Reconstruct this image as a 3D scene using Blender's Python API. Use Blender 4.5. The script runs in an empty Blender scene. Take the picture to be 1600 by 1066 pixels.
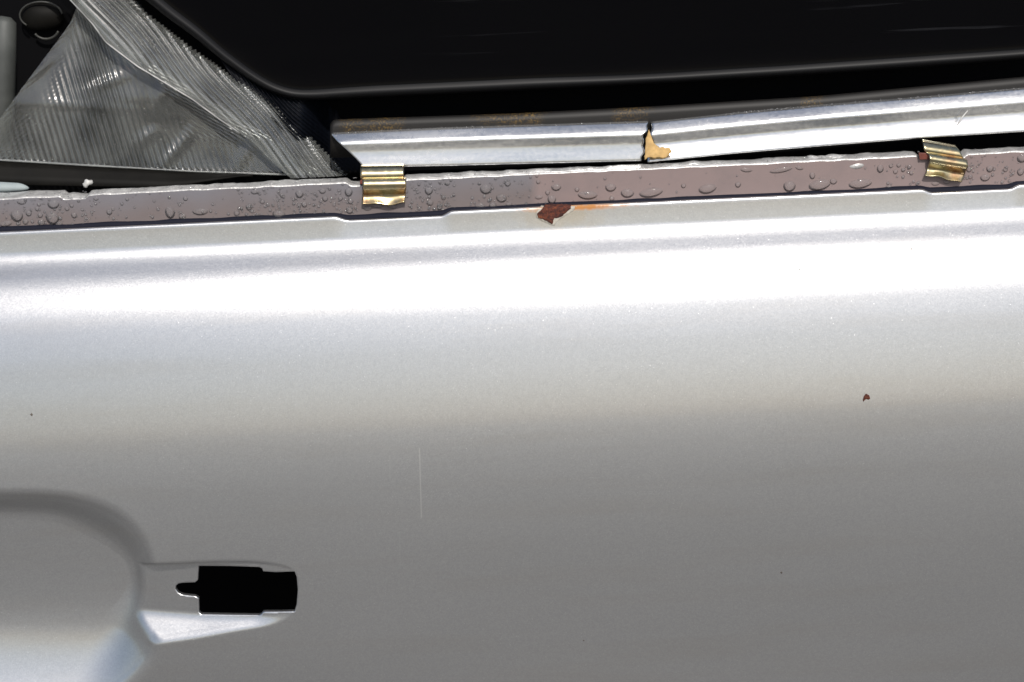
import bpy, bmesh, math, random
import numpy as np
from mathutils import Vector, Matrix
from mathutils.geometry import delaunay_2d_cdt
R = math.radians
random.seed(7); rng = np.random.default_rng(7)
S = bpy.context.scene; COL = S.collection

# ------------------------------------------------------------------ camera
PITCH, ROLL, DIST, LENS = R(20), R(2.65), 1.0, 60.0
fw = np.array([0, math.cos(PITCH), -math.sin(PITCH)])
r0 = np.array([1.0, 0, 0]); u0 = np.array([0, math.sin(PITCH), math.cos(PITCH)])
rt = math.cos(ROLL)*r0 - math.sin(ROLL)*u0
up = math.sin(ROLL)*r0 + math.cos(ROLL)*u0
K = 36.0/LENS/1600
def ray(px, py):                       # direction through a point measured on the 1600 x 1066 photograph
    px = np.asarray(px, float); py = np.asarray(py, float)
    return fw + ((px-800)*K)[..., None]*rt - ((py-533)*K)[..., None]*up
CAM = -ray(800., 325.)*DIST            # the door's top edge at mid photograph is the origin
cd = bpy.data.cameras.new('camera'); co = bpy.data.objects.new('camera', cd); COL.objects.link(co)
M = Matrix([[rt[i], up[i], -fw[i]] for i in range(3)]).to_4x4(); M.translation = Vector(CAM)
co.matrix_world = M
cd.lens = LENS; cd.sensor_width = 36; cd.clip_start = .01; cd.clip_end = 3000
cd.dof.use_dof = True; cd.dof.focus_distance = 1.0; cd.dof.aperture_fstop = 5.0
S.camera = co

# ------------------------------------------------------------------ light
SUN_EL, SUN_AZ = R(47), R(11)          # azimuth to the right of the camera's back
sd = np.array([math.cos(SUN_EL)*math.sin(SUN_AZ), -math.cos(SUN_EL)*math.cos(SUN_AZ), math.sin(SUN_EL)])
W = bpy.data.worlds.new('World'); S.world = W; W.use_nodes = True
nt = W.node_tree; bg = nt.nodes['Background']
sky = nt.nodes.new('ShaderNodeTexSky'); sky.sky_type = 'NISHITA'; sky.sun_disc = False
sky.sun_elevation = SUN_EL; sky.sun_rotation = math.atan2(sd[0], sd[1])
sky.air_density = 1.0; sky.dust_density = 2.3; sky.ozone_density = 1.0
nt.links.new(sky.outputs[0], bg.inputs[0]); bg.inputs[1].default_value = .11
sl = bpy.data.lights.new('sun', 'SUN'); sl.energy = 3.3; sl.angle = R(.53); sl.color = (1, .965, .915)
so = bpy.data.objects.new('sun', sl); COL.objects.link(so)
so.rotation_euler = Vector(sd).to_track_quat('Z', 'Y').to_euler()
S.view_settings.view_transform = 'Standard'; S.view_settings.look = 'None'
S.view_settings.exposure = 0.0; S.view_settings.gamma = 1

# ------------------------------------------------------------------ helpers
def P(px, py, y):                      # point on the plane y = const seen at that place of the photograph
    d = ray(px, py); t = (np.asarray(y, float)-CAM[1])/d[..., 1]
    return CAM + t[..., None]*d
def proj(p):                           # world point -> photograph pixels
    q = np.asarray(p)-CAM; z = q@fw
    return 800+(q@rt)/z/K, 533-(q@up)/z/K
def X(px): return float(P(px, 325., 0.)[0])
def smooth(a, b, x): t = np.clip((x-a)/(b-a), 0, 1); return t*t*(3-2*t)
def mesh(name, verts, faces, mats, parent=None, smooth_=True, mi=None):
    me = bpy.data.meshes.new(name)
    off = np.array(parent.location) if parent and parent.type == 'EMPTY' else 0
    me.from_pydata([tuple(v) for v in (np.asarray(verts, float)-off)], [], faces)
    for m in (mats if isinstance(mats, (list, tuple)) else [mats]): me.materials.append(m)
    if smooth_: me.polygons.foreach_set('use_smooth', [True]*len(me.polygons))
    if mi is not None: me.polygons.foreach_set('material_index', mi)
    me.update(); o = bpy.data.objects.new(name, me); COL.objects.link(o)
    if parent: o.parent = parent
    return o
def grid_faces(nr, nc, base=0):
    return [(base+i*nc+j, base+i*nc+j+1, base+(i+1)*nc+j+1, base+(i+1)*nc+j) for i in range(nr-1) for j in range(nc-1)]
def gridmesh(name, A, mat, parent=None, **k):          # A: (rows, cols, 3), rows run downwards
    nr, nc = A.shape[:2]
    return mesh(name, A.reshape(-1, 3), [f[::-1] for f in grid_faces(nr, nc)], mat, parent, **k)
def solid(o, t, off=-1):
    m = o.modifiers.new('solidify', 'SOLIDIFY'); m.thickness = t; m.offset = off; return o
def thing(name, label, cat, loc=(0, 0, 0), group=None):
    o = bpy.data.objects.new(name, None); COL.objects.link(o); o.location = loc; o.empty_display_size = .01
    return tag(o, label, cat, group)
def tag(o, label, cat, group=None):
    o['label'] = label; o['category'] = cat
    if group: o['group'] = group
    return o
def struct(o): o['kind'] = 'structure'; return o
def tube(name, pts, rad, mat, parent=None, n=12, caps=True):
    pts = np.asarray(pts, float); N = len(pts); rad = np.broadcast_to(rad, (N,))
    V = []; F = []
    T = np.gradient(pts, axis=0)
    for i in range(N):
        t = T[i]/np.linalg.norm(T[i]); a = np.cross(t, [0, 1, 0.02]); a /= np.linalg.norm(a); b = np.cross(t, a)
        for k in range(n):
            w = 2*math.pi*k/n; V.append(pts[i]+rad[i]*(math.cos(w)*a+math.sin(w)*b))
    for i in range(N-1):
        for k in range(n): F.append((i*n+k, i*n+(k+1) % n, (i+1)*n+(k+1) % n, (i+1)*n+k))
    if caps: F += [tuple(range(n))[::-1], tuple((N-1)*n+k for k in range(n))]
    return mesh(name, V, F, mat, parent)
def interp(pts, x): a = np.array(pts, float); return np.interp(x, a[:, 0], a[:, 1])
def vnoise(x, seed=0, scale=1.0):      # smooth 1-d value noise in 0..1
    x = np.asarray(x, float)*scale; i = np.floor(x).astype(int); f = x-i
    g = np.random.default_rng(seed).random(4096); f = f*f*(3-2*f)
    return g[i % 4096]*(1-f)+g[(i+1) % 4096]*f

# ------------------------------------------------------------------ materials
class N:
    def __init__(s, name):
        s.m = bpy.data.materials.new(name); s.m.use_nodes = True; s.t = s.m.node_tree
        s.p = s.t.nodes['Principled BSDF']; s.out = s.t.nodes['Material Output']
    def node(s, typ, **kw):
        n = s.t.nodes.new(typ)
        for k, v in kw.items(): setattr(n, k, v)
        return n
    def link(s, a, b): s.t.links.new(a, b)
    def val(s, sock, v):
        if hasattr(v, 'links') or isinstance(v, bpy.types.NodeSocket): s.link(v, sock)
        elif isinstance(v, (tuple, list)) and len(v) == 3 and sock.type == 'RGBA': sock.default_value = (*v, 1)
        else: sock.default_value = v
    def set(s, **kw):
        for k, v in kw.items(): s.val(s.p.inputs[k.replace('_', ' ')], v)
        return s
    def pos(s): return s.node('ShaderNodeNewGeometry').outputs['Position']
    def math(s, op, a, b=0.0, c=None):
        n = s.node('ShaderNodeMath', operation=op); s.val(n.inputs[0], a); s.val(n.inputs[1], b)
        if c is not None: s.val(n.inputs[2], c)
        return n.outputs[0]
    def vmath(s, op, a, b=None, scale=None):
        n = s.node('ShaderNodeVectorMath', operation=op); s.val(n.inputs[0], a)
        if b is not None: s.val(n.inputs[1], b)
        if scale is not None: n.inputs['Scale'].default_value = scale
        return n.outputs['Value'] if op in ('LENGTH', 'DOT_PRODUCT', 'DISTANCE') else n.outputs[0]
    def noise(s, scale, detail=4, rough=.55, vec=None, stretch=None):
        n = s.node('ShaderNodeTexNoise'); n.inputs['Scale'].default_value = scale
        n.inputs['Detail'].default_value = detail; n.inputs['Roughness'].default_value = rough
        v = vec or s.pos()
        if stretch: v = s.vmath('MULTIPLY', v, stretch)
        s.link(v, n.inputs['Vector']); return n.outputs[0]
    def ramp(s, x, *stops):
        n = s.node('ShaderNodeValToRGB'); e = n.color_ramp.elements
        while len(e) < len(stops): e.new(.5)
        for el, (p, c) in zip(e, stops):
            el.position = p; el.color = (*(c if isinstance(c, tuple) else (c, c, c)), 1)
        s.link(x, n.inputs[0]); return n.outputs[0]
    def mix(s, f, a, b):
        n = s.node('ShaderNodeMix', data_type='RGBA'); s.val(n.inputs['Factor'], f); s.val(n.inputs['A'], a); s.val(n.inputs['B'], b)
        return n.outputs['Result']
    def blob(s, c, rx, rz, wob=.35, scale=300, y=1.0):    # soft-edged 0..1 mask round a point of the object
        v = s.vmath('SUBTRACT', s.pos(), tuple(float(q) for q in c)); v = s.vmath('DIVIDE', v, (rx, y, rz))
        l = s.vmath('LENGTH', v); l = s.math('ADD', l, s.math('MULTIPLY', s.math('SUBTRACT', s.noise(scale), .5), wob*2))
        return l
    def bump(s, h, strength, dist=.001):
        n = s.node('ShaderNodeBump'); n.inputs['Strength'].default_value = strength; n.inputs['Distance'].default_value = dist
        s.link(h, n.inputs['Height']); return n.outputs[0]

def simple(name, col, rough=.5, metal=0.0, spec=.5, vary=.0, scale=60):
    n = N(name); n.set(Roughness=rough, Metallic=metal, Specular_IOR_Level=spec)
    if vary:
        a = tuple(c*(1-vary) for c in col); b = tuple(min(1, c*(1+vary)) for c in col)
        n.set(Base_Color=n.ramp(n.noise(scale), (.3, a), (.7, b)))
    else: n.set(Base_Color=col)
    return n.m

RUST = P(866., 325., 0.)
def silver_paint():
    n = N('silver_paint')
    v = n.node('ShaderNodeTexVoronoi'); v.inputs['Scale'].default_value = 2700; n.link(n.pos(), v.inputs['Vector'])
    d = n.vmath('SUBTRACT', v.outputs['Color'], (.5, .5, .5))
    v2 = n.node('ShaderNodeTexVoronoi'); v2.inputs['Scale'].default_value = 1000; n.link(n.pos(), v2.inputs['Vector'])
    s2 = n.node('ShaderNodeSeparateColor'); n.link(v2.outputs['Color'], s2.inputs[0])
    big = n.math('MULTIPLY', n.math('GREATER_THAN', s2.outputs[0], .90), n.math('LESS_THAN', v2.outputs['Distance'], .19))
    d2 = n.vmath('SUBTRACT', v2.outputs['Color'], (.95, .5, .5))
    bs = n.node('ShaderNodeVectorMath', operation='SCALE'); n.link(d2, bs.inputs[0]); n.link(n.math('MULTIPLY', big, 5.0), bs.inputs['Scale'])
    d = n.vmath('ADD', d, bs.outputs[0])
    g = n.node('ShaderNodeNewGeometry').outputs['Normal']
    fl = n.vmath('NORMALIZE', n.vmath('ADD', g, n.vmath('SCALE', d, scale=.065)))
    v3 = n.node('ShaderNodeTexVoronoi'); v3.inputs['Scale'].default_value = 1500; n.link(n.pos(), v3.inputs['Vector'])
    s3 = n.node('ShaderNodeSeparateColor'); n.link(v3.outputs['Color'], s3.inputs[0])
    base = n.ramp(s3.outputs[0], (0, (.52, .525, .53)), (.5, (.553, .557, .56)), (1, (.588, .59, .59)))
    base = n.mix(n.math('MULTIPLY', big, .55), base, (.97, .97, .95))
    dirt = n.noise(26, 6, .6, stretch=(.22, 1.4, 2.6))
    base = n.mix(n.ramp(dirt, (.50, 0.0), (.78, .35)), base, (.50, .475, .435))
    # vertical hairline scratches
    for px, py0, py1, k in ((659, 680, 780, .9), (612, 690, 725, .2), (628, 800, 850, .15)):
        c = P(float(px), (py0+py1)/2., -.03); h = abs(P(float(px), float(py1), -.03)[2]-c[2])
        sp = n.node('ShaderNodeSeparateXYZ'); n.link(n.vmath('SUBTRACT', n.pos(), tuple(float(q) for q in c)), sp.inputs[0])
        xx = n.math('ABSOLUTE', n.math('ADD', sp.outputs[0], n.math('MULTIPLY', sp.outputs[2], -.03)))
        m = n.math('MULTIPLY', n.math('LESS_THAN', xx, .0004), n.math('LESS_THAN', n.math('ABSOLUTE', sp.outputs[2]), float(h)))
        base = n.mix(n.math('MULTIPLY', m, k*.5), base, (.85, .85, .82))
    # rust bleeding along the top edge round the chip
    l = n.blob(RUST+np.array([.012, 0, 0]), .038, .0024, .45, 260, y=.01)
    stain = n.ramp(l, (.4, 1.0), (1.0, 0.0))
    halo = n.ramp(n.blob(RUST+np.array([.004, 0, -.004]), .030, .012, .5, 200, y=.02), (.3, .35), (1.0, 0.0))
    base = n.mix(halo, base, (.52, .40, .22))
    base = n.mix(n.math('MULTIPLY', stain, .95), base, (.46, .19, .04))
    n.set(Base_Color=base, Metallic=n.math('SUBTRACT', .92, n.math('MULTIPLY', stain, .8)), Roughness=n.math('ADD', .39, n.math('MULTIPLY', stain, .4)),
          Coat_Weight=n.math('SUBTRACT', 1.0, n.math('MULTIPLY', stain, .95)), Coat_Roughness=.045, Coat_IOR=1.6, Normal=fl)
    gl = n.node('ShaderNodeBsdfGlossy'); gl.inputs['Roughness'].default_value = .17; n.link(base, gl.inputs['Color'])
    mx = n.node('ShaderNodeMixShader'); n.link(n.math('MULTIPLY', n.math('SUBTRACT', 1.0, stain), .30), mx.inputs[0])
    n.link(n.p.outputs[0], mx.inputs[1]); n.link(gl.outputs[0], mx.inputs[2]); n.link(mx.outputs[0], n.out.inputs[0])
    return n.m
M_PAINT = silver_paint()

def primer():
    n = N('brown_primer')
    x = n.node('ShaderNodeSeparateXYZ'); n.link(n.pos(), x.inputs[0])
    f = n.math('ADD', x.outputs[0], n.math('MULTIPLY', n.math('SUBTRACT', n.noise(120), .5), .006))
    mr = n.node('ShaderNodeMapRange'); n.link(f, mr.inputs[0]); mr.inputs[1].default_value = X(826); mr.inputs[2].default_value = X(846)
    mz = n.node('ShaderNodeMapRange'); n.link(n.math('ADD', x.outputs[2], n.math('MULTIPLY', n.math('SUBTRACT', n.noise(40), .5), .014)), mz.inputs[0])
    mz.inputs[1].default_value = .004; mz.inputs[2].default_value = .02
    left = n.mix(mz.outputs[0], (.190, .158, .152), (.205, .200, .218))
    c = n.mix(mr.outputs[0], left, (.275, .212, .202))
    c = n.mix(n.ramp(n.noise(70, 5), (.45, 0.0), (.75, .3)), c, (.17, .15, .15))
    n.set(Base_Color=c, Roughness=.42, Specular_IOR_Level=.35); return n.m
M_PRIMER = primer()

def ledge_mat():
    n = N('wet_silver_ledge')
    c = n.ramp(n.noise(160, 5), (.35, (.40, .39, .375)), (.7, (.60, .59, .565)))
    n.set(Base_Color=c, Metallic=.25, Roughness=.35, Coat_Weight=.6, Coat_Roughness=.05)
    n.set(Normal=n.bump(n.noise(330, 3), .5, .0012)); return n.m
M_LEDGE = ledge_mat()

def chrome_mat(name, rough0, rough1):
    n = N(name)
    nz = n.noise(50, 7, .6, stretch=(.16, 1, 1.6)); sp = n.noise(420, 4, .6)
    film = n.math('ADD', n.math('MULTIPLY', nz, .75), n.math('MULTIPLY', sp, .25))
    n.set(Base_Color=n.ramp(film, (.36, (.50, .52, .54)), (.5, (.62, .63, .635)), (.66, (.72, .715, .70))),
          Metallic=n.ramp(film, (.34, .97), (.70, .84)), Roughness=n.ramp(film, (.36, rough0), (.64, rough1)), Specular_IOR_Level=.3)
    wet = n.ramp(n.noise(150, 3, .5, stretch=(.45, 1, 1)), (.47, 0.0), (.56, 1.0))
    n.set(Normal=n.bump(n.math('ADD', wet, n.math('MULTIPLY', sp, .3)), .05, .0004)); return n.m
M_CHROME = chrome_mat('dull_chrome', .15, .30)

def rail_mat():
    n = N('corroded_black_rail')
    bl = None
    for px_, py_, rx_ in ((546, 196, .008), (606, 195, .011), (800, 184, .020), (985, 175, .013), (1270, 160, .010)):
        m_ = n.ramp(n.blob(P(float(px_), float(py_), .029), rx_*1.2, .008, .9, 120, y=.02), (.2, 1.0), (1.3, 0.0)); bl = m_ if bl is None else n.math('MAXIMUM', bl, m_)
    spots = n.math('MULTIPLY', n.ramp(n.noise(900, 4, .7), (.47, 0.0), (.70, .8)), bl)
    n.set(Base_Color=n.mix(spots, (.011, .010, .009), (.20, .12, .025)), Roughness=.5, Specular_IOR_Level=.25); return n.m
M_RAIL = rail_mat()

def zinc_mat():
    n = N('yellow_zinc')
    nz = n.noise(75, 3, .6)
    c = n.ramp(nz, (.28, (.36, .20, .12)), (.42, (.66, .50, .28)), (.58, (.50, .46, .29)), (.75, (.70, .57, .36)))
    n.set(Base_Color=c, Metallic=1.0, Roughness=n.ramp(n.noise(420, 4), (.3, .16), (.7, .28)))
    return n.m
M_ZINC = zinc_mat()

def black_mat():
    n = N('gloss_black')
    st = n.math('MULTIPLY', n.ramp(n.noise(30, 4, .6, stretch=(.12, 1, 4.5)), (.62, 0.0), (.74, 1.0)), n.ramp(n.noise(9, 2), (.45, 0.0), (.65, 1.0)))
    n.set(Base_Color=n.mix(st, (.002, .002, .0025), (.035, .036, .04)), Specular_IOR_Level=.08, Roughness=n.ramp(n.noise(35, 5, .6, stretch=(.15, 1, 1.6)), (.4, .10), (.75, .22)))
    return n.m
M_BLACK = black_mat()
M_BEAD = simple('satin_black_edge', (.004, .004, .0045), .50, spec=.24)
M_DARK = simple('matt_black', (.004, .004, .0045), .9, spec=.05)  # black stands in for the shade inside the door
M_SEAL = simple('navy_seal', (.008, .009, .017), .7, spec=.15)
M_DARK_RIBS = simple('black_ribbed_sheet', (.004, .005, .008), .36, spec=.08)
M_RUST = N('rust'); M_RUST.set(Base_Color=M_RUST.ramp(M_RUST.noise(420, 6, .7), (.30, (.016, .005, .004)), (.46, (.060, .015, .009)), (.58, (.14, .032, .013)), (.72, (.26, .085, .022))),
    Roughness=.75, Normal=M_RUST.bump(M_RUST.noise(700, 6, .7), .8, .0015)); M_RUST = M_RUST.m
M_CHIP = simple('cream_filler', (.43, .395, .33), .6, vary=.12, scale=400)
M_TAN = simple('tan_adhesive', (.50, .32, .12), .7, vary=.2, scale=250)
M_WHITE = simple('pale_sealant', (.55, .54, .51), .45, vary=.12, scale=300)
M_GREY = simple('grey_plastic', (.06, .064, .059), .6, vary=.35, scale=45)
M_BROWN = simple('brown_dust', (.09, .075, .06), .8, vary=.3)
M_OLIVE = simple('dark_olive_and_shade', (.0055, .005, .004), .6, spec=.12, vary=.3)  # near black so the strip under the sheet reads as shade
M_OLIVE2 = simple('worn_olive_rim', (.028, .028, .024), .5, vary=.5, scale=90)
M_GLINT = simple('painted_plastic_glint', (.30, .30, .29), .22, spec=1.0, vary=.6, scale=70)  # pale gloss colour stands in for highlights on the clear plastic
M_REDBROWN = simple('red_brown_rubber', (.16, .045, .03), .6, vary=.25, scale=300)
M_GROUND = simple('ground', (.18, .173, .162), .95, spec=.1, vary=.35, scale=2.0)

def clear_mat(name, haze, gloss, tint=(.86, .88, .86)):
    n = N(name); t = n.t
    tr = n.node('ShaderNodeBsdfTransparent'); tr.inputs[0].default_value = (*tint, 1)
    df = n.node('ShaderNodeBsdfDiffuse'); tl = n.node('ShaderNodeBsdfTranslucent')
    for q in (df, tl): q.inputs[0].default_value = (.62, .64, .60, 1)
    gl = n.node('ShaderNodeBsdfGlossy'); gl.inputs['Roughness'].default_value = .24
    nb = n.bump(n.noise(120, 3, .5), .05, .001)
    for q in (gl, df): n.link(nb, q.inputs['Normal'])
    m0 = n.node('ShaderNodeMixShader'); m0.inputs[0].default_value = .2; n.link(df.outputs[0], m0.inputs[1]); n.link(tl.outputs[0], m0.inputs[2])
    m1 = n.node('ShaderNodeMixShader'); n.link(n.ramp(n.noise(42, 5, .65), (.34, haze*.45), (.68, haze*1.45)), m1.inputs[0]); n.link(tr.outputs[0], m1.inputs[1]); n.link(m0.outputs[0], m1.inputs[2])
    fr = n.node('ShaderNodeFresnel'); fr.inputs[0].default_value = 1.5; n.link(nb, fr.inputs['Normal'])
    m2 = n.node('ShaderNodeMixShader'); n.link(n.math('MULTIPLY', fr.outputs[0], gloss), m2.inputs[0]); n.link(m1.outputs[0], m2.inputs[1]); n.link(gl.outputs[0], m2.inputs[2])
    n.link(m2.outputs[0], n.out.inputs[0]); return n.m
M_CLEAR = clear_mat('clear_ribbed_plastic', .13, 2.3)
M_CLEAR2 = clear_mat('clear_ribbed_flap', .20, 3.4)

def water_mat():
    n = N('water')
    df = n.node('ShaderNodeBsdfDiffuse'); df.inputs[0].default_value = (.5, .48, .48, 1)
    tr = n.node('ShaderNodeBsdfTransparent'); tr.inputs[0].default_value = (.97, .97, .97, 1)
    gs = n.node('ShaderNodeBsdfGlossy'); gs.inputs['Roughness'].default_value = .05
    fr = n.node('ShaderNodeFresnel'); fr.inputs[0].default_value = 1.33
    a = n.node('ShaderNodeMixShader'); n.link(fr.outputs[0], a.inputs[0]); n.link(tr.outputs[0], a.inputs[1]); n.link(gs.outputs[0], a.inputs[2])
    b = n.node('ShaderNodeMixShader'); b.inputs[0].default_value = .10; n.link(a.outputs[0], b.inputs[1]); n.link(df.outputs[0], b.inputs[2])
    n.link(b.outputs[0], n.out.inputs[0]); return n.m
M_WATER = water_mat()

# ------------------------------------------------------------------ ground
g = 400.0
struct(mesh('ground', [(-g, -g, -.85), (g, -g, -.85), (g, g, -.85), (-g, g, -.85)], [(0, 1, 2, 3)], M_GROUND))

# ------------------------------------------------------------------ car door
door = thing('car_door', 'silver car door skin with rust chip on its top edge and an empty handle opening', 'car door', (0, 0, 0))

# section of the outer skin: the angle (degrees above level) the surface faces, against the photograph row at its middle
TH = [(325, 95), (326.5, 55), (329, 14), (332, 9), (358, 11), (366, 26), (372, 36), (379, 43), (388, 46.5), (398, 46.5), (408, 43),
      (420, 38), (444, 31), (463, 24.5), (490, 18.8), (545, 14.8), (640, 12.2), (690, 10.1), (760, 7), (900, 4), (1066, 1.5), (1200, 0)]
rows = np.concatenate([np.arange(325, 420, 1.0), np.arange(420, 708, 3.0), np.arange(708, 1050, 2.0), np.arange(1050, 1200, 12.)])
def section(TH, rows, start):
    pts = [np.array(start, float)]
    for a, b in zip(rows[:-1], rows[1:]):
        th = R(float(interp(TH, (a+b)/2))); t = np.array([-math.sin(th), -math.cos(th)])
        d = ray(800., float(b))[1:]; c = CAM[1:]
        A = np.array([[t[0], -d[0]], [t[1], -d[1]]]); s = np.linalg.solve(A, c-pts[-1])[0]
        pts.append(pts[-1]+max(s, 1e-6)*t)
    return np.array(pts)
SEC = section(TH, rows, (0, 0))
def on_skin(px, py):                  # undisplaced point of the skin seen at a place of the photograph
    d = ray(float(px), float(py)); a = SEC-CAM[1:]
    cr = a[:, 0]*d[2]-a[:, 1]*d[1]; k = np.where(np.sign(cr[:-1]) != np.sign(cr[1:]))[0]
    k = k[0] if len(k) else (0 if abs(cr[0]) < abs(cr[-1]) else len(SEC)-2)
    f = cr[k]/(cr[k]-cr[k+1]); q = SEC[k]+f*(SEC[k+1]-SEC[k])
    t = (q[0]-CAM[1])/d[1]; return CAM+t*d

cols = np.concatenate([np.arange(-90, 500, 2.0), np.arange(500, 1695, 5.0)])
XS = np.array([X(c) for c in cols])
notch = 7.0*.375e-3*(smooth(520, 545, cols)-smooth(688, 706, cols)) + 6.0*.375e-3*(smooth(1438, 1456, cols)-smooth(1575, 1590, cols))
V = np.zeros((len(rows), len(cols), 3))
V[..., 0] = XS[None]; V[..., 1] = SEC[:, :1]; V[..., 2] = SEC[:, 1:]
fall = np.clip(1-(rows-325)/34, 0, 1)
V[..., 2] -= fall[:, None]*notch[None]

def poly_dist(poly, x, y):            # signed distance, inside positive
    poly = np.array(poly, float); x = np.asarray(x, float); y = np.asarray(y, float)
    best = np.full(x.shape, 1e9); ins = np.zeros(x.shape, bool)
    for (ax, ay), (bx, by) in zip(poly, np.roll(poly, -1, 0)):
        L = (bx-ax)**2+(by-ay)**2; t = np.clip(((x-ax)*(bx-ax)+(y-ay)*(by-ay))/L, 0, 1)
        best = np.minimum(best, np.hypot(x-ax-t*(bx-ax), y-ay-t*(by-ay)))
        c = ((ay > y) != (by > y)); ins ^= c & (x < (bx-ax)*(y-ay)/np.where(by == ay, 1e-9, by-ay)+ax)
    return np.where(ins, best, -best)
CUP = [(-400, 764), (0, 764), (60, 764), (100, 767), (140, 774), (175, 786), (205, 806), (226, 832), (239, 858), (245, 884), (248, 930), (252, 970),
       (255, 1005), (248, 1034), (230, 1058), (200, 1085), (150, 1112), (60, 1135), (-400, 1170)]
def chaikin(p, n=4):
    p = np.array(p, float)
    for _ in range(n):
        q = np.roll(p, -1, 0); p = np.stack([.75*p+.25*q, .25*p+.75*q], 1).reshape(-1, 2)
    return p
TONGUE = [(90, 884), (250, 880), (310, 877), (380, 875), (435, 880), (464, 889), (469, 925), (466, 962), (425, 979), (369, 988), (312, 999), (264, 1006), (180, 1018), (90, 1026)]
CUP = chaikin(CUP, 3)
TONGUE = chaikin(TONGUE, 3)
INNER = chaikin([(-400, 828), (52, 829), (98, 841), (140, 864), (175, 884), (194, 906), (194, 938), (174, 966), (140, 1003), (95, 1036), (20, 1062), (-400, 1070)], 3)
def depth(px, py):
    px = np.asarray(px, float); py = np.asarray(py, float)
    d = poly_dist(CUP, px, py)
    di = -poly_dist(INNER, px, py)
    t = np.where(di <= 0, 1.4, np.clip((d+3)/(np.abs(d+3)+np.clip(di, 1e-3, None)), 0, 1.4))
    wall = smooth(0, 1, t*.93)
    D = .020
    u = np.clip((py-832)/258, 0, 1.3)
    floor = .88+.30*u-1.05*u**3.0
    k = .22; h = np.clip(.5+.5*(wall-floor)/k, 0, 1)          # soft minimum
    cup = D*np.clip(wall*(1-h)+floor*h-k*h*(1-h), 0, 2)
    cup = np.where(d > -3, cup, 0)
    td = poly_dist(TONGUE, px, py)
    fl = .0098*np.clip(1-(px-250)/216, 0, 1.15)
    rise = np.clip(td+.5, 0, None); rise = rise*rise/(rise+4)*1.12
    bev = np.where(py < 925, rise*.0009, rise*.00026)
    q = .0022; h = np.clip(.5+.5*(bev-fl)/q, 0, 1)
    ton = np.clip(bev*(1-h)+fl*h-q*h*(1-h), 0, 1)
    ton = np.where(td > -.5, ton, 0)
    q = .0028; h = np.clip(.5+.5*(cup-ton)/q, 0, 1)
    both = ton*(1-h)+cup*h+q*h*(1-h)*np.clip(np.minimum(cup, ton)/.002, 0, 1)
    return both
PX, PY = proj(V)
region = (PX < 500) & (PY > 740)
DEP = np.where(region, depth(PX, PY), 0)
base_pix = np.stack([PX, PY], -1)
V[..., 1] += DEP

HOLE = [(306.9, 886.5), (355, 886), (404, 887), (409, 889), (410.5, 893.5), (430, 894.5), (460.5, 893), (464, 902), (465.8, 922), (464, 945), (460.7, 956), (440, 957), (411, 957.6), (408, 961.5),
        (404.5, 963), (355, 963.2), (311, 963), (307.5, 959), (307, 937.5), (302, 935), (290, 934), (281, 933), (274, 929.5), (269.5, 923), (270.5, 918), (275, 914.5), (282, 913.3), (301, 912.5), (305.5, 909)]
dens = []
for a, b in zip(HOLE, HOLE[1:]+HOLE[:1]):
    n_ = max(1, int(math.hypot(b[0]-a[0], b[1]-a[1])/3)); dens += [(a[0]+(b[0]-a[0])*i/n_, a[1]+(b[1]-a[1])*i/n_) for i in range(n_)]
KS = math.sin(PITCH)/K
HS = []
for x, y in dens:                      # the opening lies in the sunk floor: take it back to the undisplaced skin
    yy = y
    for _ in range(6): yy = y+float(depth(np.array([x]), np.array([yy]))[0])*KS
    HS.append((x, yy))
c0 = int(np.argmin(abs(XS+.216))); c1 = int(np.argmin(abs(XS+.130)))
r0_ = int(np.argmin(abs(SEC[:, 1]+.186))); r1_ = int(np.argmin(abs(SEC[:, 1]+.231)))
nr, nc = len(rows), len(cols)
faces = []
for i in range(nr-1):
    for j in range(nc-1):
        if r0_ <= i < r1_ and c0 <= j < c1: continue
        faces.append((i*nc+j, (i+1)*nc+j, (i+1)*nc+j+1, i*nc+j+1))
verts = list(V.reshape(-1, 3))
idx = [(i, j) for i in range(r0_, r1_+1) for j in range(c0, c1+1)]
BASE = np.zeros_like(V); BASE[..., 0] = XS[None]; BASE[..., 1] = SEC[:, :1]; BASE[..., 2] = SEC[:, 1:]
sub = BASE[r0_:r1_+1, c0:c1+1]; nri, nci = sub.shape[:2]
hs3 = np.array([on_skin(x, y) for x, y in HS]); h2 = hs3[:, [0, 2]]*1000          # flat map of the skin in millimetres
g2 = sub[..., [0, 2]]*1000
dist = poly_dist(h2, g2[..., 0], g2[..., 1])
p2 = []; gid = []; lut = {}
for i in range(nri):
    for j in range(nci):
        if not (i in (0, nri-1) or j in (0, nci-1)) and dist[i, j] > -.33: continue
        lut[i, j] = len(p2); p2.append(tuple(g2[i, j])); gid.append((i+r0_)*nc+j+c0)
nb = len(p2); hn = len(HS)
loop = [(0, j) for j in range(nci)]+[(i, nci-1) for i in range(1, nri)]+[(nri-1, j) for j in range(nci-2, -1, -1)]+[(i, 0) for i in range(nri-2, 0, -1)]
ed = [(nb+k, nb+(k+1) % hn) for k in range(hn)]+[(lut[a], lut[b]) for a, b in zip(loop, loop[1:]+loop[:1])]
vo, eo, fo, ov, oe, of = delaunay_2d_cdt([Vector(p) for p in p2]+[Vector(p) for p in h2], ed, [], 0, 1e-6)
hole_ids = {}; vmap = {}
hdep = depth(*np.array(HS).T)
for k, src in enumerate(ov):
    hit = [q for q in src if q >= nb]
    if hit:
        q = hit[0]-nb; vmap[k] = len(verts); verts.append(hs3[q]+np.array([0, hdep[q], 0]))
        for q in hit: hole_ids[q-nb] = vmap[k]
    else: vmap[k] = gid[src[0]]
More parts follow.
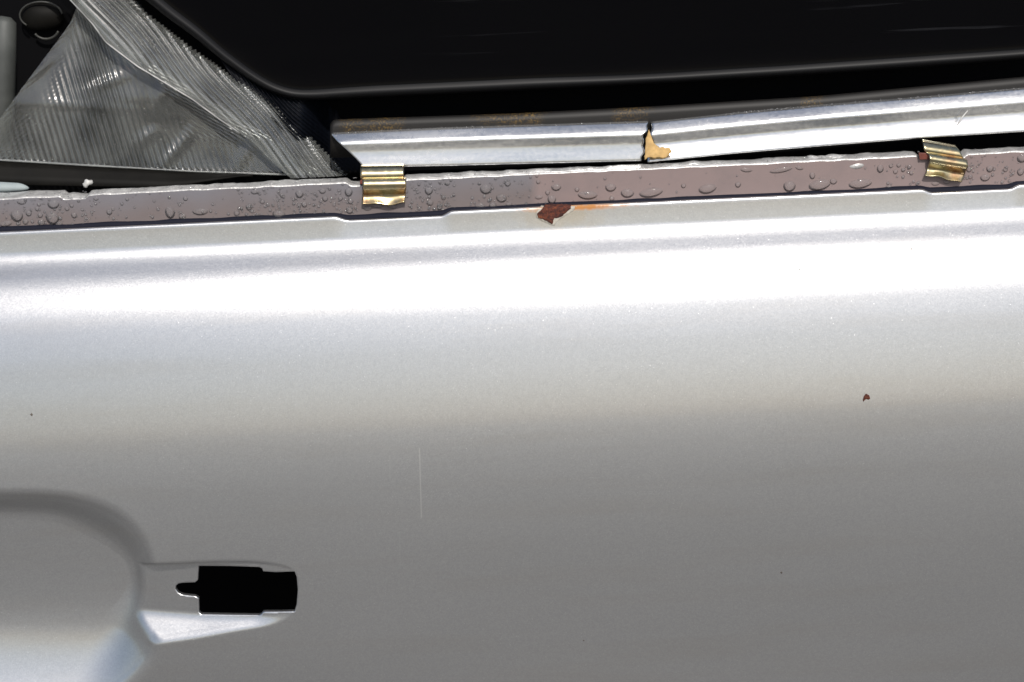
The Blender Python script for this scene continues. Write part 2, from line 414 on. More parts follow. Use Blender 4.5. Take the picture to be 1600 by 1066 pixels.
cen = np.array([np.mean([vo[k][:] for k in f], axis=0) for f in fo]); inside = poly_dist(h2, cen[:, 0], cen[:, 1]) > 0
for f, skip in zip(fo, inside):
    ids = [vmap[k] for k in f]
    if skip or len(set(ids)) < 3: continue
    pts3 = np.array([vo[k][:] for k in f]); ar = np.cross(pts3[1]-pts3[0], pts3[2]-pts3[0])
    if abs(ar) < 1e-5: continue
    faces.append(tuple(ids if ar > 0 else ids[::-1]))
ring = [hole_ids[k] for k in range(hn)]
prev = ring
pol = np.array(HS); area = .5*np.sum(pol[:, 0]*np.roll(pol[:, 1], -1)-np.roll(pol[:, 0], -1)*pol[:, 1])
for off, dy in ((.5, .0004), (.9, .0010), (.9, .0022)):       # rolled sheet-metal edge of the opening
    new = []
    for k in range(hn):
        tn = pol[(k+1) % hn]-pol[k-1]; nn = np.array([-tn[1], tn[0]])/np.linalg.norm(tn)*(1 if area > 0 else -1)
        v = np.array(verts[ring[k]])+off*K*(nn[0]*rt-nn[1]*up)+np.array([0, dy, 0]); new.append(len(verts)); verts.append(v)
    for k in range(hn):
        q = (prev[k], prev[(k+1) % hn], new[(k+1) % hn], new[k]); faces.append(q if area < 0 else q[::-1])
    prev = new
# folded return behind the top edge
base = len(verts); back = V[0].copy(); back[:, 1] += .0022; back[:, 2] -= .0006; verts += list(back)
base2 = len(verts); back = back.copy(); back[:, 2] -= .02; verts += list(back)
for j in range(nc-1):
    faces.append((j, j+1, base+j+1, base+j)); faces.append((base+j, base+j+1, base2+j+1, base2+j))
skin = mesh('outer_skin', verts, faces, M_PAINT, door)

# inner structure
def sheet_y(name, y, z0, z1, mat, parent, px0=-200, px1=1800, thick=.004):
    x0, x1 = X(px0), X(px1)
    v = [(x0, y, z0), (x1, y, z0), (x1, y, z1), (x0, y, z1), (x0, y+thick, z0), (x1, y+thick, z0), (x1, y+thick, z1), (x0, y+thick, z1)]
    return mesh(name, v, [(0, 1, 2, 3), (5, 4, 7, 6), (0, 4, 5, 1), (3, 2, 6, 7), (0, 3, 7, 4), (1, 5, 6, 2)], mat, parent, smooth_=False)
sheet_y('inner_panel', .075, -.36, .16, M_DARK, door)

# the brown flange behind the top edge, its wet ledge on top
FY = .0045
fc = np.arange(-90, 1695, 3.0)
ztop = P(800., 273., FY)[2]
pxk = .375e-3/math.cos(PITCH)
dip = 5*pxk*(smooth(92, 99, fc)-smooth(132, 139, fc)+smooth(541, 551, fc)-smooth(626, 637, fc)+smooth(1432, 1440, fc)-smooth(1505, 1512, fc))
jit = (vnoise(fc, 3, .05)-.5)*.0006
fx = np.array([X(c) for c in fc])
zz = ztop-dip+jit
A = np.stack([np.stack([fx, np.full_like(fx, FY+a), zz+b], -1) for a, b in ((.0, -.0008), (.0004, -.010), (.0006, -.024), (.0006, -.05))])
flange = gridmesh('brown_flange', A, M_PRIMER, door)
lump = vnoise(fc, 11, .045)**2*.0011+vnoise(fc, 12, .16)*.0005
wide = .0105+.003*smooth(140, 90, fc)+.002*(vnoise(fc, 5, .02)-.5)
L = []
for t, h in ((0, -.0009), (.03, -.0003), (.07, 0), (.25, .15), (.5, .5), (.75, .8), (.92, .6), (1.0, -.3), (1.02, -3)):
    z = zz+(h if h < 0 and t < .1 else 0)*1.0+(lump*h if t > .1 else 0)
    if t > 1.01: z = zz-.02
    yy = FY+.00005+t*wide-(.0002 if 0 < t < .05 else 0)
    L.append(np.stack([fx, yy, z], -1))
ledge = gridmesh('wet_ledge', np.array(L[::-1]), M_LEDGE, door)
# dark seal in the joint between flange and skin
sc = np.arange(-90, 1695, 5.0); sx = np.array([X(c) for c in sc])
nn = 7.0*.375e-3*(smooth(520, 545, sc)-smooth(688, 706, sc)) + 6.0*.375e-3*(smooth(1438, 1456, sc)-smooth(1575, 1590, sc))
sz = .0003+.0009*smooth(700, -50, sc)+(vnoise(sc, 21, .03)-.5)*.0008-nn*.6
A = np.stack([np.stack([sx, np.full_like(sx, y), sz+b], -1) for y, b in ((FY+.001, .0004), (.0036, 0), (.0027, -.0012), (.0025, -.006))])
gridmesh('joint_seal', A, M_SEAL, door)
# rust chip with its broken paint rim
def patch(name, poly, mat, parent, lift, f=on_skin, jag=0, thick=.0003):
    pts = []
    for a, b in zip(poly, poly[1:]+poly[:1]):
        n_ = max(1, int(math.hypot(b[0]-a[0], b[1]-a[1])/3))
        for i in range(n_):
            t = i/n_; pts.append((a[0]+(b[0]-a[0])*t+random.uniform(-jag, jag), a[1]+(b[1]-a[1])*t+random.uniform(-jag, jag)))
    nrm = -ray(*np.mean(pts, 0)); nrm /= np.linalg.norm(nrm)
    xs = [p[0] for p in pts]; ys = [p[1] for p in pts]
    ins = [(x, y) for x in np.arange(min(xs), max(xs), 3.) for y in np.arange(min(ys), max(ys), 3.) if float(poly_dist(pts, np.array([x]), np.array([y]))[0]) > 1]
    n_ = len(pts)
    vo, _, fo, _, _, _ = delaunay_2d_cdt([Vector(p) for p in pts+ins], [(k, (k+1) % n_) for k in range(n_)], [], 1, 1e-5)
    v = [f(p[0], p[1])+nrm*(lift+random.uniform(-.3, .3)*thick) for p in vo]
    return solid(mesh(name, v, [tuple(q)[::-1] for q in fo], mat, parent), thick)
patch('chipped_paint_rim', [(846, 321), (838, 333), (838, 340), (850, 348), (866, 353), (871, 346), (883, 337), (897, 329), (901, 322)], M_CHIP, skin, .00015, jag=.8)
patch('rust_chip', [(853, 318.5), (846, 327), (839, 334), (841, 340), (851, 344), (863, 350.5), (866, 341), (876, 339), (884, 333), (892, 326), (893, 319)], M_RUST, skin, .0005, jag=.7)
patch('rust_speck', [(1353, 615), (1358, 618), (1360, 623), (1357, 625), (1353, 624), (1349, 628), (1348, 625), (1350, 619)], M_RUST, skin, .0003, jag=.3)
for x, y, r in ((49, 648, 2.2), (1249, 421, 2), (1424, 389, 1.6), (1221, 895, 1.8), (912, 1001, 1.2)):
    patch('dirt_speck', [(x-r, y), (x, y-r), (x+r, y+.2), (x+.3*r, y+r)], M_BROWN, skin, .0003, thick=.0002)
# lump of sealant running over the ledge edge
def blob_obj(name, c, rx, ry, rz, mat, parent, seed=0, rough=.15, sub=3):
    bm = bmesh.new(); bmesh.ops.create_icosphere(bm, subdivisions=sub, radius=1)
    r_ = random.Random(seed); ph = [r_.uniform(0, 6) for _ in range(6)]
    V_ = []
    for v in bm.verts:
        p = v.co; k = 1+rough*(math.sin(3*p.x+ph[0])*math.sin(2.5*p.z+ph[1])+.6*math.sin(5*p.x+ph[2]+2*p.y))
        V_.append((c[0]+p.x*k*rx, c[1]+p.y*k*ry, c[2]+p.z*k*rz))
    F_ = [tuple(v.index for v in f.verts) for f in bm.faces]; bm.free()
    return mesh(name, V_, F_, mat, parent)
blob_obj('sealant_lump', P(1335., 257., FY+.002), .0100, .0022, .0024, M_LEDGE, ledge, 3, .2)
for px, py, rx in ((1275, 247, .006), (1305, 245, .007)):
    blob_obj('sealant_lump', P(float(px), py-.0, FY+.007), rx, .003, .0016, M_LEDGE, ledge, px, .2)

# water drops on the flange
bm = bmesh.new(); bmesh.ops.create_icosphere(bm, subdivisions=3, radius=1)
drop_me = bpy.data.meshes.new('water_drop')
for v in bm.verts:
    if v.co.z < 0: v.co.x *= 1-.12*v.co.z*0; v.co.y *= 1-.25*v.co.z       # hangs heavier at its foot
bm.to_mesh(drop_me); bm.free(); drop_me.materials.append(M_WATER)
drop_me.polygons.foreach_set('use_smooth', [True]*len(drop_me.polygons))
DROPS = [(27, 336, 9, 9), (83, 339, 10, 10), (84, 318, 9, 7), (34, 315, 7, 4), (9, 349, 9, 4), (171, 331, 4, 4), (116, 336, 4, 4), (45, 333, 4, 4), (40, 346, 4, 4), (65, 347, 5, 5), (92, 349, 5, 4), (58, 326, 3, 3), (61, 319, 3, 3), (105, 326, 3.2, 3), (112, 321, 3, 3), (63, 336, 3.5, 3.5),
 (266, 331, 7, 9), (313, 330, 11, 5), (290, 310, 3.5, 3.2), (398, 299, 6, 4), (468, 302, 6, 6), (436, 334.5, 9, 8), (475.6, 319, 4, 4), (504, 298, 5, 4), (508, 310, 4, 4), (545, 299, 6, 7), (547.6, 314, 4, 4), (546.5, 328, 5, 5), (389, 323, 4.5, 4.5), (532, 310, 3.2, 3), (440.7, 305, 3.3, 3), (410, 315, 3.2, 3), (370, 333, 4, 3.5), (285, 338, 5, 3.5), (150, 310, 4, 3),
 (670, 297, 6, 6), (672, 316.5, 4.5, 4), (693, 308.7, 3.2, 3), (759, 295, 8.5, 7), (783.5, 309, 7.5, 6), (793, 286, 4.5, 4.5), (750, 322, 7, 5), (770, 321, 5, 5), (687, 323, 4, 4), (795, 319, 4, 3), (699, 286, 4, 3.5),
 (862, 311, 6, 6), (869, 292, 7, 5), (918, 304, 14, 6), (954, 292, 8, 6), (855.6, 301, 3, 3), (901.6, 296, 3.2, 3), (841, 284, 3, 3), (980, 301, 9.5, 6.5), (1017, 300, 17, 7), (956, 310, 3.3, 3), (1068, 290, 3.3, 3), (842, 308, 5, 2.5),
 (1105, 294, 13, 7), (1233, 290, 9, 8), (1280, 288, 16, 8), (1343.6, 286, 17, 7), (1220, 265, 17, 4), (1166, 265, 9, 3.5), (1249, 262, 6, 3), (1269, 274, 4, 5), (1375, 263, 5, 6), (1153, 288, 4, 4), (1389, 292, 4, 3), (1302, 283, 5, 4),
 (1392, 259, 3.2, 3), (1404, 258, 3.2, 3.2), (1399, 268, 3.2, 3), (1411, 265, 3.2, 3), (1421, 260, 3.2, 3), (1424, 270, 3, 3),
 (1546, 263, 5, 5), (1514, 264, 4, 4), (1539, 277, 7, 5), (1596, 246, 8, 7), (1571, 265, 3, 3), (1516, 276, 3, 3), (1594, 268, 5, 5), (1479, 284, 5, 3), (1462, 286, 6, 3), (590, 321, 8, 3.5), (612, 322, 7, 3.5), (575, 325, 6, 3)]
def flange_pt(px, py, lift=0.0): return P(float(px), float(py), FY-lift)
mm = .375e-3
for x, y, rx, ry in DROPS:
    o = bpy.data.objects.new('water_drop', drop_me); COL.objects.link(o); o.parent = flange
    dp = min(rx, ry)*mm*random.uniform(.85, 1.05); o.location = Vector(flange_pt(x, y, -dp*.58)); o.scale = (rx*mm*1.2, dp, ry*mm*1.2)
    o.rotation_euler = (0, random.uniform(-.25, .25), 0)
# beads too small to pick apart
ico = bmesh.new(); bmesh.ops.create_icosphere(ico, subdivisions=2, radius=1)
IV = np.array([v.co[:] for v in ico.verts]); IF = [tuple(v.index for v in f.verts) for f in ico.faces]; ico.free()
def beads(name, lst, parent, mat=M_WATER, flat=.5):
    V_ = []; F_ = []
    for p, rx, ry in lst:
        b = len(V_); V_ += list(IV*np.array([rx, min(rx, ry)*flat, ry])+p); F_ += [tuple(k+b for k in f) for f in IF]
    o = mesh(name, V_, F_, mat, parent); o['kind'] = 'stuff'; return o
lst = []
for x0, x1, n_ in ((0, 150, 130), (150, 360, 50), (370, 560, 240), (640, 712, 100), (735, 830, 60), (835, 960, 18), (1000, 1380, 14), (1384, 1436, 16), (1503, 1600, 70), (565, 640, 14)):
    for _ in range(n_):
        x = random.uniform(x0, x1); e = 273+(800-x)*.0463; y = e+random.uniform(3, 50)**1.0
        r = random.choice((.9, 1.1, 1.3, 1.6, 2.0, 2.5))
        lst.append((flange_pt(x, y), r*mm, r*mm*random.uniform(.8, 1.1)))
beads('fine_water_beads', lst, flange)
lst = []
for _ in range(150):
    x = random.uniform(-20, 1600); e = 272+(800-x)*.0463
    lst.append((P(x, e-random.uniform(0, 6), FY+.002)-np.array([0, 0, 0.0]), random.uniform(.6, 2.2)*mm, random.uniform(.6, 1.2)*mm))
beads('ledge_water_beads', lst, ledge, flat=1.0)

# ------------------------------------------------------------------ spring clips
def clip(label, cx, w, prof, slope, wave, pad=None, taper=0.0):
    t = thing('trim_clip', label, 'clip', P(float(cx), 290., FY), 'spring clips on the flange')
    us = np.linspace(-.5, .5, 25); A = []
    for k, (row, y, dw, dx) in enumerate(prof):
        line = []
        for u in us:
            px = cx+dx+u*w*dw; py = row+slope*(px-cx)+wave(u)*max(0, (k-len(prof)+9)/8)
            line.append(P(px, py, y))
        A.append(line)
    A = np.array(A)
    # finer, rounded section
    nr_ = len(prof); s = np.arange(nr_); fine = np.linspace(0, nr_-1, (nr_-1)*2+1)
    def cat(c):
        i = np.clip(np.floor(fine).astype(int), 0, nr_-2); f = (fine-i)[:, None, None]
        p0 = c[np.clip(i-1, 0, nr_-1)]; p1 = c[i]; p2 = c[i+1]; p3 = c[np.clip(i+2, 0, nr_-1)]
        return .5*((2*p1)+(-p0+p2)*f+(2*p0-5*p1+4*p2-p3)*f*f+(-p0+3*p1-3*p2+p3)*f**3)
    B = cat(A)
    solid(gridmesh('spring', B, M_ZINC, t), .0008)
    return t
CT = [(257, 100), (259, 78), (263, 55), (268, 42), (272, 22), (276, -10), (278, -35), (278.6, 78), (281, 55), (285, 38), (288, 20), (291, -20), (296, -40), (303, -38), (306, 0), (309, 32), (313, 40), (318, 46)]
cr = np.r_[257., 258, 259.5, 261, 263, 265, 267, 269, 271, 273, 275, 277, 278.3, 279, 280, 281.5, 283, 285, 287, 289, 291, 293, 296, 299, 302, 304, 306, 308, 310, 312, 314, 316, 318]
cy_ = section(CT, cr, P(800., 257., 0.)[1:])[:, 0]; cy_ -= cy_[list(cr).index(304)]-(FY-.0012)
CDX = [(257, -2), (278, -2), (279, 1), (292, 2), (306, 1), (318, 0)]
PROF1 = [(270, cy_[0]+.010, .96, -2), (260, cy_[0]+.0055, .95, -2), (257.4, cy_[0]+.002, .95, -2)]+[(r, y, .97, float(interp(CDX, r))) for r, y in zip(cr, cy_)]
clip1 = clip('straight gold spring clip beside the left end of the chrome strip', 599, 70, PROF1, -.02, lambda u: 1.6*math.sin(5*u+1.2)+1.2*math.sin(11*u))
DX2 = [(257, -7), (268, -2), (278, 1), (279.5, 7), (291, 9), (306, 4), (318, 0)]; DW2 = [(257, .82), (268, .93), (279, .97), (318, .93)]
PROF2 = [(236, cy_[0]+.010, .8, -7), (226, cy_[0]+.0055, .8, -8), (223.4, cy_[0]+.002, .82, -8)]+[(223+(r-257)*.91, y, float(interp(DW2, r)), float(interp(DX2, r))) for r, y in zip(cr, cy_)]
clip2 = clip('tilted gold spring clip with a red brown scrap at its left side', 1474, 62, PROF2, .16, lambda u: 1.5*math.sin(6*u-.5)+.8*math.sin(13*u))
# scraps of rubber under the clips
def box_px(name, x0, x1, y0, y1, yf, yb, mat, parent, j=1.0):
    c = [(x0, y0), (x1, y0), (x1, y1), (x0, y1)]
    v = [P(a+random.uniform(-j, j), b+random.uniform(-j, j), yf) for a, b in c]+[P(a, b, yb) for a, b in c]
    o = mesh(name, v, [(3, 2, 1, 0), (4, 5, 6, 7), (0, 1, 5, 4), (1, 2, 6, 5), (2, 3, 7, 6), (3, 0, 4, 7)], mat, parent, smooth_=False)
    bv = o.modifiers.new('bevel', 'BEVEL'); bv.width = .0004; bv.segments = 2; return o
box_px('rubber_pad', 1436, 1456, 239, 249, FY-.0022, FY+.008, M_REDBROWN, clip2)
box_px('rubber_pad', 562.5, 570, 281, 288, FY-.0022, FY+.006, M_REDBROWN, clip1, .5)

# ------------------------------------------------------------------ chrome strips and the rail they sit on
CY = .024
TOPL = [(500, 210), (520, 209), (700, 201), (1012, 191)]; BOTL = [(500, 264), (567, 262), (700, 259.5), (1005, 252), (1020, 251.5)]
TOPR = [(1000, 194), (1018, 192), (1150, 178), (1280, 166), (1440, 153), (1600, 139), (1700, 130)]; BOTR = [(1000, 255), (1010, 254), (1150, 240), (1280, 229), (1440, 216), (1600, 206), (1700, 199)]
def strip_section(thetas):             # (t along the height, facing angle) -> forward bulge in metres for 54 rows of height
    ts = np.linspace(0, 1, 40); y = [0.0]
    for a, b in zip(ts[:-1], ts[1:]):
        th = R(float(interp(thetas, (a+b)/2))); dz = 54*.375e-3*(b-a)/math.cos(th-PITCH)
        y.append(y[-1]-math.sin(th)*dz)
    return ts, np.array(y)
def strip(label, top, bot, xl, xr, thetas, seed):
    t = thing('chrome_strip', label, 'trim strip', P(800., 230., CY), 'chrome strips above the flange')
    ts, yb = strip_section(thetas); nu = 160; A = []
    for tt, y in zip(ts, yb):
        a, b = float(xl(tt)), float(xr(tt)); px = np.linspace(a, b, nu)
        y0 = interp(top, px); y1 = interp(bot, px)
        A.append(P(px, y0+(y1-y0)*tt, np.full(nu, CY+y)))
    A = np.array(A)
    lip = A[-1].copy(); lip[:, 1] += .006; lip[:, 2] -= .0004; top_ = A[0].copy(); top_[:, 1] += .006; top_[:, 2] += .0003
    A = np.concatenate([top_[None], A, lip[None]])
    o = gridmesh('strip_face', A, M_CHROME, t); solid(o, .0009); return t
thL = [(0, 75), (.03, 58), (.22, 50), (.30, 30), (.34, 4), (.52, 6), (.58, 12), (.75, 17), (.93, 15), (1, -10)]
thR = [(0, 75), (.03, 57), (.22, 49), (.29, 30), (.33, 3), (.53, 6), (.60, 22), (.75, 32), (.93, 33), (1, 0)]
jl = lambda tt: 1011-9*tt+2.2*math.sin(9*tt+1)-1.5*math.sin(23*tt)
jr = lambda tt: (1017+1.5*math.sin(15*tt) if tt < .45 else (1017+9*smooth(.42, .62, tt)+4*math.sin(20*tt)) if tt < .66 else 1028-16*smooth(.66, .82, tt))
cs1 = strip('left chrome strip with a slanted left end above the first clip', TOPL, BOTL, lambda tt: 518+50*smooth(0, 1, tt)*.3+50*tt*.7, jl, thL, 1)
cs2 = strip('right chrome strip rising past the tilted clip out of the picture', TOPR, BOTR, jr, lambda tt: 1690, thR, 2)
lst = []
for _ in range(110):
    x = random.uniform(1130, 1600)**1.0; lst.append((P(x, float(interp(TOPR, x))+random.uniform(-2.5, 1.5), CY-.0004), random.uniform(.7, 2.0)*mm, random.uniform(.6, 1.7)*mm))
beads('fine_water_beads', lst, cs2, flat=1.0)
lst = []
for _ in range(50):
    x = random.uniform(540, 1000); lst.append((P(x, float(interp(TOPL, x))+random.uniform(-2.5, 1.5), CY-.0004), random.uniform(.6, 1.5)*mm, random.uniform(.6, 1.3)*mm))
beads('fine_water_beads', lst, cs1, flat=1.0)
# torn adhesive showing in the break
def cut(name, poly, y, mat, parent=None, thick=.0012, jag=.5, ysl=0.0):
    o = patch(name, poly, mat, parent, 0.0, f=lambda a, b: P(a, b, y+ysl*(b-230)), jag=jag, thick=thick); return o
ta = cut('adhesive_scrap', [(1014, 203), (1009, 218), (1007, 250), (1012, 246), (1024, 246.5), (1040, 246), (1050, 238), (1046, 231), (1030, 231), (1022, 224), (1017, 211)], CY-.013, M_TAN, None, ysl=-.00012)
tag(ta, 'torn tan adhesive scrap in the break between the chrome strips', 'adhesive scrap')
# dark rail behind the strips
RT = [(517, 187), (560, 185.5), (800, 177.5), (1010, 167), (1280, 150), (1600, 120), (1700, 110)]
px = np.linspace(516, 1695, 240); A = []
for k, (dy, y) in enumerate(((0, .036), (.0, .031), (3, .0285), (12, .0275), (24, .0265), (60, .0265))):
    A.append(P(px+(4 if k == 0 else 0)*(px < 520), interp(RT, px)+dy+(6*np.clip(1-(px-516)/8, 0, 1)**2 if k < 3 else 0), np.full(len(px), y)))
rail = solid(gridmesh('window_rail', np.array(A), M_RAIL), .002)
tag(rail, 'dark rail with rusty yellow spots behind the chrome strips', 'rail')
# grass seed stuck on the right strip
tw = tube('grass_stalk', [P(1496., 195., CY-.014), P(1503., 184., CY-.012), P(1512., 173., CY-.011)], [.0003, .0005, .0003], M_WHITE, None, 6)
tag(tw, 'tiny pale grass stalk stuck on the right chrome strip', 'grass stalk')

# ------------------------------------------------------------------ black panel above
BY = .046
edge = [(150, -60), (228, 0), (261, 27), (301.6, 56), (342, 90), (383, 120), (410, 137), (425, 144.5), (438, 149.5), (452, 153.5), (465, 155.5), (492, 156), (620, 150), (760, 143.5), (912, 136), (1060, 128.5), (1225, 119), (1420, 106), (1600, 92), (1700, 84)]
e = np.array(edge, float); seg = np.r_[0, np.cumsum(np.hypot(*np.diff(e, axis=0).T))]
ss = np.arange(0, seg[-1], 6.0); ex = np.interp(ss, seg, e[:, 0]); ey = np.interp(ss, seg, e[:, 1])
for _ in range(6):
    ex[1:-1] = (ex[:-2]+2*ex[1:-1]+ex[2:])/4; ey[1:-1] = (ey[:-2]+2*ey[1:-1]+ey[2:])/4
bp = thing('black_panel', 'gloss black panel with a rounded lower left corner above the chrome strips', 'panel', P(900., 60., BY))
tx, ty = np.gradient(ex), np.gradient(ey); ll = np.hypot(tx, ty); nx_, ny_ = ty/ll, -tx/ll     # points up into the panel
A = []
for k_, (d_, y) in enumerate(((0, BY+.008), (-.5, BY+.003), (0, BY), (2, BY-.0022), (5, BY-.0030), (9, BY-.0022), (13, BY-.0004), (18, BY), (40, BY), (160, BY-.002))):
    wv = 1.0+.4*vnoise(ex, 41, .005); d_ = d_ if d_ in (0, 160) else d_*wv if isinstance(d_, (int, float)) else d_
    A.append(P(ex+nx_*d_ if k_ < 9 else ex*.9+90, ey+ny_*d_ if k_ < 9 else np.full_like(ey, -140), np.full(len(ex), y)))
gridmesh('panel_face', np.array(A[6:][::-1]), M_BLACK, bp); gridmesh('edge_bead', np.array(A[:7][::-1]), M_BEAD, bp)
# black sheet standing for the unlit depth behind the window slot
bk = sheet_y('door_cavity', .12, -.05, .32, M_DARK, None, -400, 2000); struct(bk)

# ------------------------------------------------------------------ ribbed clear plastic
def ribs(phase): 
    return .5+.5*np.cos(2*np.pi*phase)
sheet = thing('clear_plastic_sheet', 'folded clear ribbed plastic sheet left of the chrome strips', 'plastic sheet', P(250., 200., .03))
# back layer: ribs lean slightly
nu, nv = 620, 60
uu = np.linspace(-60, 520, nu); vv = np.linspace(-60, 290, nv)
PXg, PYg = np.meshgrid(uu, vv)
left = np.interp(PYg, [-60, 35, 50, 130, 185, 290], [150, 110, 100, 40, 0, -60])
right = np.interp(PYg, [-60, 0, 20, 68, 105, 215, 270, 290], [60, 130, 145, 195, 245, 425, 500, 530])
bot = np.interp(PXg, [-60, 0, 130, 300, 420, 520], [246, 250, 258, 268, 272, 276])
f = np.linspace(0, 1, nu)[None]
gx = left+(right-left)*f
gy = np.minimum(PYg, np.interp(gx, [-60, 0, 130, 300, 420, 520], [246, 250, 258, 268, 272, 276]))
ph = (gx-.30*gy)/9.6
crease = 2.2e-3*np.abs(np.sin((gy+.05*gx)/52.0))+2.5e-3*np.sin(gx/70.)*np.sin(gy/60.+1)
for cx_, cy_, a_, sx_, sy_, h_ in ((232, 212, 35, 17, 6, 2.6), (270, 240, 50, 22, 6, 2.6), (292, 215, 55, 20, 5, 2.0), (170, 128, 22, 34, 6, 2.2), (120, 165, -4, 90, 4, 1.2), (250, 150, 70, 30, 7, 1.6), (60, 110, 40, 30, 8, 1.8), (380, 245, 60, 20, 6, 1.6)):
    c_, s_ = math.cos(R(-a_)), math.sin(R(-a_)); dx_, dy_ = gx-cx_, gy-cy_
    crease = crease-h_*1e-3*np.exp(-((dx_*c_+dy_*s_)/sx_)**2-((-dx_*s_+dy_*c_)/sy_)**2)
gyd = .0415+.015*(1-gy/272)+crease*.8-ribs(ph)*.0011
gridmesh('back_layer', P(gx, gy, gyd), M_CLEAR, sheet)
# bottom hem of the back layer: a folded bead
hx = np.linspace(-60, 455, 60); tube('hem', P(hx, np.interp(hx, [-60, 0, 130, 300, 420, 520], [246, 250, 258, 268, 272, 276]), np.full(60, .0395)), .0007, M_CLEAR2, sheet, 8)
# front flap: folded over, ribs fan out towards the fold
Aed = [(60, -40), (105, -5), (145, 38), (165, 66), (215, 104), (300, 155), (345, 188), (395, 222), (430, 258), (455, 279)]
Bed = [(150, -60), (190, -30), (228, 20), (300, 76), (352, 112), (400, 143), (440, 172), (480, 210), (515, 245), (542, 275)]
def along(ed, n):
    e = np.array(ed, float); s = np.r_[0, np.cumsum(np.hypot(*np.diff(e, axis=0).T))]; s /= s[-1]; q = np.linspace(0, 1, n)
    return np.interp(q, s, e[:, 0]), np.interp(q, s, e[:, 1])
nv, nu = 760, 210
ax_, ay_ = along(Aed, nv); bx_, by_ = along(Bed, nv)
f = np.linspace(0, 1, nu)[:, None]
gx = bx_[None]*(1-f)+ax_[None]*f; gy = by_[None]*(1-f)+ay_[None]*f
ang = R(50)
ph = (gx*np.sin(ang)-gy*np.cos(ang))/10.5+.35*np.sin(gx/60.+gy/47.)+.2*np.sin(gx/33.-gy/41.)
amp = np.clip((f-.0)*8, 0.35, 1)*np.clip((1-f)*3, .1, 1)
gyd = .030+.013*(1-gy/275)+.016*(1-np.sqrt(np.clip(1-(1-f)**2, 0, 1)))*.9+.004*f-(ribs(ph)*.0015+ribs(2*ph+.3)*.00035)*amp+.0006*np.sin(gx/90.+gy/70.)
tooth = ribs(np.linspace(0, 72, nv)[None]+.3*np.sin(np.linspace(0, 40, nv))[None]); gx = gx+(1-f)**9*2.2*tooth; gy = gy-(1-f)**9*2.2*tooth
gridmesh('front_flap', P(gx, gy, gyd), M_CLEAR2, sheet)
tube('fold_edge', P(ax_[36:600:10], ay_[36:600:10], (.033+.013*(1-ay_/275))[36:600:10]), .00042, M_GLINT, sheet, 8)

lst = []
for _ in range(170):
    a_ = random.randrange(60, 740); f_ = random.random(); x = bx_[a_]*(1-f_)+ax_[a_]*f_; y = by_[a_]*(1-f_)+ay_[a_]*f_
    lst.append((P(float(x), float(y), .0285+.013*(1-y/275)), random.uniform(.35, .95)*mm, random.uniform(.35, .8)*mm))
for _ in range(90):
    x = random.uniform(10, 400); y = random.uniform(60, 255)
    if y > 215*(x-165)/260+80 and y > 185-1.5*x: lst.append((P(x, y, .038+.015*(1-y/272)), random.uniform(.3, .9)*mm, random.uniform(.3, .8)*mm))
beads('fine_glints', lst, sheet, M_GLINT, 1.0)  # pale beads added as sparkle on the sheet

# clear sheet continuing past the fold, painted black for the dark behind it
nu, nv = 360, 24
gx, gy = np.meshgrid(np.linspace(0, 1, nu), np.linspace(0, 1, nv))
lx = np.interp(120+170*gy, np.array(Bed)[:, 1], np.array(Bed)[:, 0])-30; rx_ = 516+62*gy; gx = lx+(rx_-lx)*gx
topb = np.interp(gx, e[:, 0], e[:, 1])-6
gyy = topb+(292-topb)*gy
gyd = .052+.03*smooth(468, 522, gx)-ribs((gx+.06*gyy)/8.1)*.0022-.012*np.sin(np.clip(gy, 0, 1)*math.pi)*1.0  # right end turned back so it falls into shade
rb = gridmesh('dark_ribbed_run', P(gx, gyy, gyd), M_DARK_RIBS)
tag(rb, 'dark ribbed run of the clear plastic sheet beside the chrome strip end', 'rubber seal')

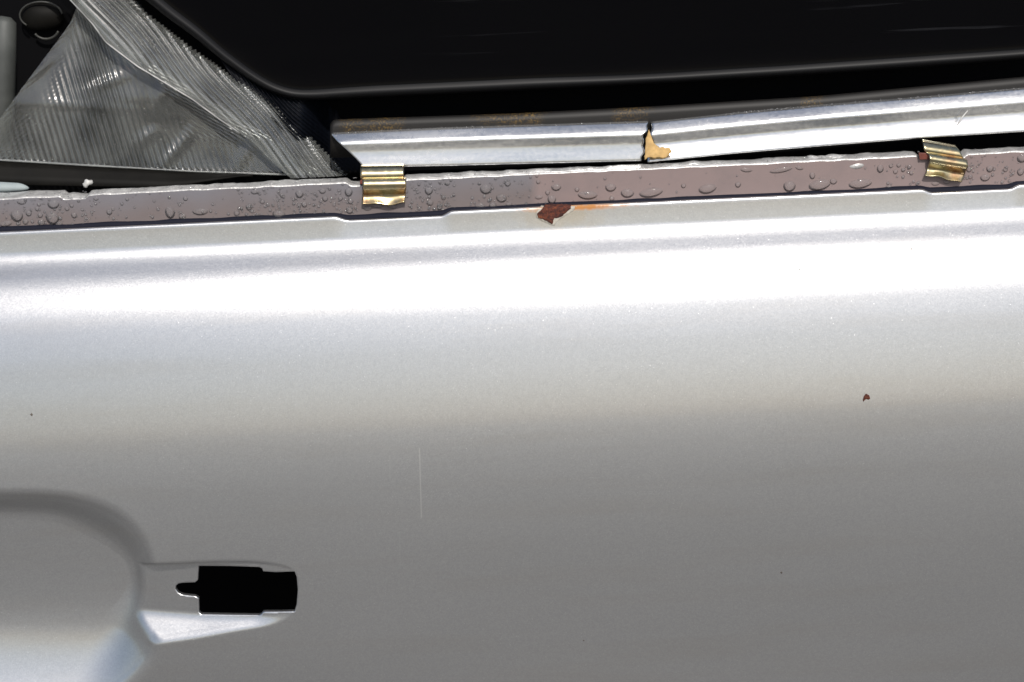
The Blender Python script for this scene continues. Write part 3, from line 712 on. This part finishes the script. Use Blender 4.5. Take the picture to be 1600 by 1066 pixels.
# ------------------------------------------------------------------ what shows through the plastic at the far left
tb = tube('grey_rod', [P(9., 26., .075), P(8.5, 34., .075), P(6., 90., .073), P(4., 170., .071), P(0., 230., .070)], [.0030, .0066, .0075, .0075, .0070], M_GREY, None, 20)
tag(tb, 'upright grey plastic rod behind the left edge of the clear sheet', 'rod')
kn = thing('dark_drum', 'dark round drum with a pale rim behind the clear sheet', 'drum', P(65., 28., .072))
blob_obj('drum_body', P(66., 26., .072), .0135, .006, .0085, M_OLIVE, kn, 5, .05)
w = np.linspace(0, 2*math.pi, 40)
tube('rim', P(64+33*np.cos(w*.62+2.3), 24+21*np.sin(w*.62+2.3), np.full(40, .067)), .0006, M_OLIVE2, kn, 8)
tube('hook', P(72+20*np.cos(np.linspace(.3, 2.6, 20)), 44+17*np.sin(np.linspace(.3, 2.6, 20)), np.full(20, .070)), .0008, M_OLIVE2, kn, 8)
bb = blob_obj('brown_grommet', P(10., 32., .082), .0120, .005, .0055, M_BROWN, None, 9, .12)
tag(bb, 'dusty brown grommet beside the dark drum at the upper left corner', 'grommet')
bl = blob_obj('blue_grey_cap', P(19., 4., .082), .0048, .004, .0075, simple('blue_grey', (.16, .22, .30), .5), None, 12, .06)
tag(bl, 'small blue grey cap at the upper left corner above the rod', 'cap')
# shade under the sheet, put in as a near-black strip
px = np.linspace(-90, 395, 50); t_ = np.clip((395-px)/395, 0, 1)
A = np.array([P(px, np.interp(px, [-90, 0, 130, 300, 395], [246, 252, 259, 268, 271.5])+(22+14*t_)*k*np.clip(t_*3, .12, 1), np.full(50, .040-.010*k)) for k in (0, .3, .6, 1.0)])
ln = solid(gridmesh('shade_strip', A, M_OLIVE), .001); tag(ln, 'dark strip painted as shade under the hem of the clear sheet', 'shade strip')
sc_ = blob_obj('pale_foam_scrap', P(2., 294., .024), .016, .004, .0035, simple('pale_foam', (.30, .34, .34), .7), None, 4, .15)
tag(sc_, 'pale foam scrap lying on the flange at the left border', 'foam scrap')
gc = blob_obj('glass_chip', P(136., 286.5, .015), .0030, .002, .0022, M_WHITE, None, 31, .35, 2)
gc.rotation_euler = (0, 0, 0); tag(gc, 'small bright chip lying on the flange ledge under the clear sheet', 'chip')
